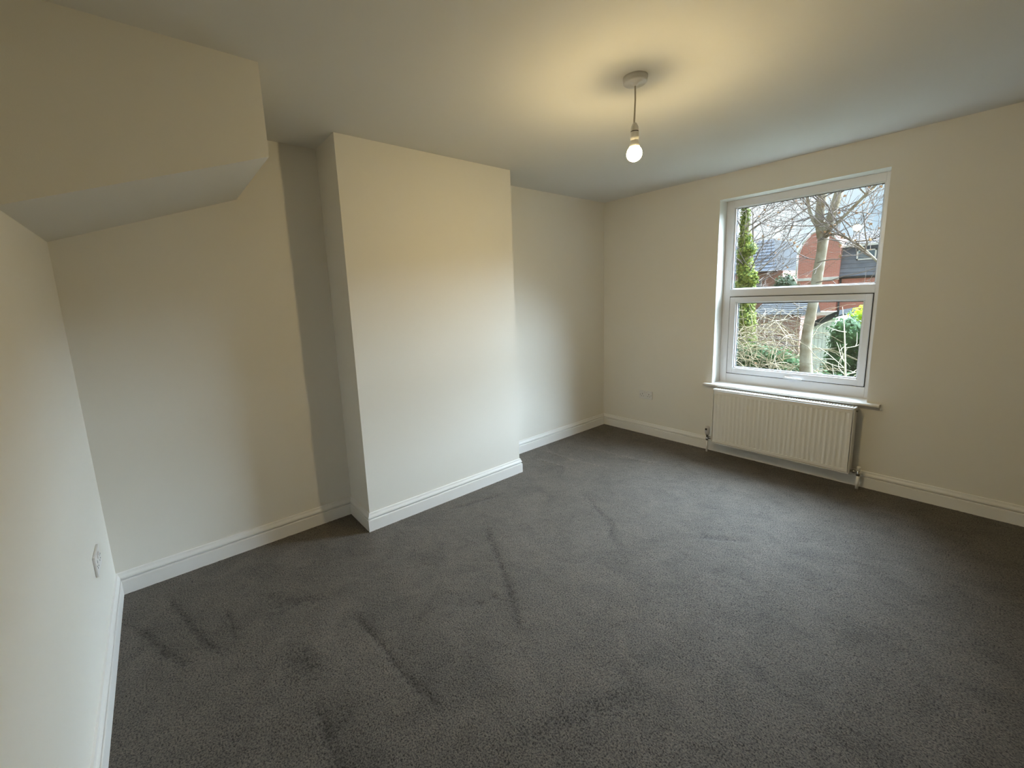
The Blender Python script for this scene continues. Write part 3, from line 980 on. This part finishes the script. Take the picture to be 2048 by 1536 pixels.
for p_, r_ in LIMBS:
    for k in range(9):
        i = random.randint(1, len(p_) - 2)
        t = random.random()
        q = Vector(p_[i]).lerp(Vector(p_[i + 1]), t)
        dd = Vector((random.gauss(0, 1), random.gauss(0, 0.6) - 0.2, random.gauss(0.25, 0.5)))
        grow([br1, tw1], q, dd, random.uniform(0.8, 1.6), random.uniform(0.008, 0.014), 0, 2, 0.10, 0.30, (3, 4), 7, (5, 3, 3, 3, 3), lv)
for k in range(9):
    z = random.uniform(0.2, 2.3)
    dd = Vector((random.choice((-1, 1)) * random.uniform(0.5, 1), random.gauss(-0.3, 0.4), random.uniform(-0.1, 0.5)))
    grow([br1, tw1], (0.43, 5.95, z), dd, random.uniform(0.8, 1.5), random.uniform(0.006, 0.011), 0, 2, 0.02, 0.3, (2, 3), 7, (5, 3, 3, 3, 3), lv)
tag(br1.build('branches', m_twig, tree), kind='stuff')
tag(tw1.build('twigs', m_twig, tree), kind='stuff')
wl_ = MB()
for p in lv:
    leaf(wl_, p, Vector((random.gauss(0, 1), -1, random.gauss(0, 1))), 0.05)
tag(wl_.build('withered_leaves', m_brown_leaf, tree, normals=False), kind='stuff')

# ivy clad trunk
random.seed(5)
it = thing('ivy_covered_tree', (-1.9, 9.0, GZ), 'tree trunk thickly covered in yellow green ivy at the left of the window', 'tree')
MB().tube([(-1.88, 9, GZ), (-1.86, 9, 0), (-1.86, 9, 1.7), (-1.93, 9, 2.6), (-1.97, 9, 3.4), (-1.99, 9, 4.6), (-1.95, 9, 6.0)], [0.2, 0.17, 0.14, 0.11, 0.095, 0.085, 0.05], 10).build('trunk', m_bark, it)
blob(it, [((-1.99, 9, 4.3), (0.11, 0.13, 0.7)), ((-1.98, 9, 3.3), (0.11, 0.13, 0.5)), ((-1.95, 9, 2.75), (0.16, 0.17, 0.3)), ((-1.84, 8.95, 2.52), (0.19, 0.2, 0.17)), ((-2.02, 8.97, 2.40), (0.15, 0.2, 0.2)), ((-1.92, 9, 2.05), (0.19, 0.2, 0.35)),
          ((-1.80, 8.9, 1.78), (0.22, 0.2, 0.2)), ((-1.70, 8.9, 1.66), (0.14, 0.16, 0.12)), ((-1.94, 9, 1.5), (0.28, 0.28, 0.25)), ((-1.92, 9, 1.15), (0.30, 0.30, 0.35)), ((-1.92, 9, 0.6), (0.32, 0.32, 0.55)), ((-1.92, 9, -0.3), (0.36, 0.36, 0.8))],
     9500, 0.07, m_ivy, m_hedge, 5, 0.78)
br2, tw2 = MB(), MB()
for k in range(22):
    z = random.uniform(1.3, 4.6)
    dd = Vector((random.choice((-0.5, 1, 1)) * random.uniform(0.4, 1), random.gauss(-0.1, 0.5), random.uniform(0.0, 0.7)))
    grow([br2, tw2], (-1.92, 9, z), dd, random.uniform(1.2, 2.6), random.uniform(0.010, 0.018), 0, 2, 0.1, 0.28, (3, 4), 7, (5, 3, 3, 3, 3))
tag(br2.build('branches', m_twig, it), kind='stuff')
tag(tw2.build('twigs', m_twig, it), kind='stuff')

# a further bare tree fills the gap between the houses
random.seed(11)
ft = thing('bare_tree', (-4.6, 17.0, GZ), 'slender bare tree with fine branches between the two houses', 'tree')
MB().tube([(-4.6, 17, GZ), (-4.55, 17, -0.5), (-4.7, 17, 1.5), (-4.6, 17, 3.2), (-4.7, 17, 5.0)], [0.13, 0.11, 0.08, 0.05, 0.02], 8).build('trunk', m_twig, ft)
br3, tw3 = MB(), MB()
for k in range(32):
    z = random.uniform(0.6, 5.2)
    an = random.uniform(0, 6.28)
    grow([br3, tw3], (-4.65, 17, z), (math.cos(an), math.sin(an), 0.45), random.uniform(1.6, 3.0), 0.02, 0, 2, 0.12, 0.25, (3, 5), 6, (4, 3, 3, 3, 3))
tag(br3.build('branches', m_twig, ft), kind='stuff')
tag(tw3.build('twigs', m_twig, ft), kind='stuff')

# ivy hedge on the right, lime shrub, evergreens
hg = thing('ivy_hedge', (0.4, 11.0, GZ), 'dark green ivy hedge at the right of the window behind a pale sapling', 'hedge')
blob(hg, [((0.05, 11, 0.05), (0.42, 0.5, 0.58)), ((0.75, 11.1, 0.0), (0.5, 0.5, 0.6)), ((-0.02, 11, -0.75), (0.40, 0.5, 0.65)), ((0.7, 11.1, -0.8), (0.5, 0.5, 0.7)),
          ((-0.1, 10.9, -1.6), (0.55, 0.6, 0.7)), ((0.8, 11, -1.7), (0.7, 0.6, 0.9)), ((0.3, 11, -2.5), (1.1, 0.7, 0.6))], 6500, 0.085, m_hedge, m_hedge, 8, 0.86)
ls_ = thing('lime_shrub', (0.35, 12.5, GZ), 'bright lime green shrub showing over the top of the ivy hedge', 'shrub')
MB().tube([(0.35, 12.5, GZ), (0.33, 12.5, 0.3)], 0.05, 6).build('stem', m_bark, ls_)
blob(ls_, [((0.30, 12.5, 0.50), (0.50, 0.4, 0.36)), ((0.42, 12.5, 0.0), (0.55, 0.4, 0.4))], 1500, 0.07, m_lime, m_lime, 9)
cf_ = thing('evergreen', (-5.3, 24.0, GZ), 'rounded dull green evergreen in front of the brick houses', 'tree')
MB().tube([(-5.3, 24, GZ), (-5.3, 24, 0.6)], 0.1, 6).build('trunk', m_bark, cf_)
blob(cf_, [((-5.3, 24, 1.35), (0.62, 0.6, 0.85)), ((-5.3, 24, 0.3), (0.8, 0.7, 1.0)), ((-5.3, 24, -0.8), (0.9, 0.8, 1.0))], 2600, 0.13, m_fir, m_fir, 10)
lh_ = thing('ivy_bank', (-1.2, 9.5, GZ), 'bank of dark ivy under the bramble canes at lower left', 'hedge')
blob(lh_, [((-1.95, 8.45, -0.35), (0.42, 0.3, 0.40)), ((-1.30, 8.5, -0.42), (0.45, 0.35, 0.42)), ((-0.72, 8.5, -0.55), (0.42, 0.35, 0.45)), ((-1.9, 8.5, -1.3), (0.7, 0.4, 0.7)), ((-0.9, 8.5, -1.4), (0.7, 0.5, 0.8)),
           ((-1.4, 8.7, -2.5), (1.3, 0.6, 0.7))], 6500, 0.085, m_hedge, m_hedge, 12)
lb = thing('ivy_bank', (-0.15, 8.6, GZ), 'low ivy growth at the foot of the shed beside the trunk', 'hedge')
blob(lb, [((0.05, 8.6, -0.95), (0.28, 0.3, 0.35)), ((0.55, 8.5, -1.0), (0.4, 0.3, 0.4)), ((0.25, 8.6, -1.7), (0.7, 0.4, 0.6)), ((0.3, 8.6, -2.5), (0.8, 0.5, 0.6))], 1800, 0.075, m_hedge, m_hedge, 13)

# bramble canes, lower left: tangle of thin arching stems
def canes(seed, count, xr, yr, zr, ln_r, rad_r, lift):
    random.seed(seed)
    mb = MB()
    for k in range(count):
        x, y, z = random.uniform(*xr), random.uniform(*yr), random.uniform(*zr)
        d = Vector((random.gauss(0, 0.8), random.gauss(0, 0.35), random.uniform(*lift))).normalized()
        pts = [Vector((x, y, z))]
        ln = random.uniform(*ln_r)
        for i in range(7):
            d = (d + Vector((random.gauss(0, 0.16), random.gauss(0, 0.1), -0.17))).normalized()
            pts.append(pts[-1] + d * ln / 7)
        r_ = random.uniform(*rad_r)
        mb.tube(pts, [r_ * (1 - 0.08 * i) for i in range(8)], 3, cap=False)
    return mb


bc = canes(31, 300, (-1.70, 0.10), (5.5, 8.3), (-1.1, 0.5), (0.7, 1.7), (0.005, 0.010), (0.1, 1.0))
bcr = canes(32, 26, (0.1, 0.9), (5.6, 7.6), (-1.4, -0.5), (0.5, 1.0), (0.004, 0.007), (0.2, 1.0))
bc.add(bcr.v, bcr.f, True)
tag(bc.build('bramble_canes', m_cane), 'tangle of straw coloured bramble canes at the lower left of the window', 'brambles', None, 'stuff')
ds = canes(33, 300, (-3.4, -1.35), (9.9, 12.6), (-0.9, 0.6), (0.6, 1.5), (0.006, 0.012), (0.0, 0.9))
tag(ds.build('dead_stems', m_dead), 'thicket of grey dead stems in front of the brick outhouse', 'brambles', None, 'stuff')

# pale saplings in front of the hedge
random.seed(41)
sp = thing('sapling', (1.2, 5.0, GZ), 'pale thin sapling standing before the dark ivy hedge', 'sapling')
MB().tube([(1.25, 5, GZ), (1.22, 5, -0.6), (1.19, 5, 0.0), (1.15, 5, 0.45), (1.12, 5, 0.75), (1.07, 5.0, 1.1)], [0.02, 0.017, 0.014, 0.011, 0.008, 0.004], 6).build('stem', m_pale, sp)
b4, t4 = MB(), MB()
for k in range(13):
    z = random.uniform(-0.5, 0.7)
    dd = Vector((random.choice((-1, 1)) * random.uniform(0.5, 1), random.gauss(0, 0.4), random.uniform(0.1, 0.9)))
    grow([b4, t4], (1.19 - 0.05 * z, 5, z), dd, random.uniform(0.3, 0.6), 0.005, 0, 1, 0.1, 0.25, (1, 3), 5, (4, 3, 3, 3, 3))
tag(b4.build('branches', m_pale, sp), kind='stuff')
tag(t4.build('twigs', m_pale, sp), kind='stuff')
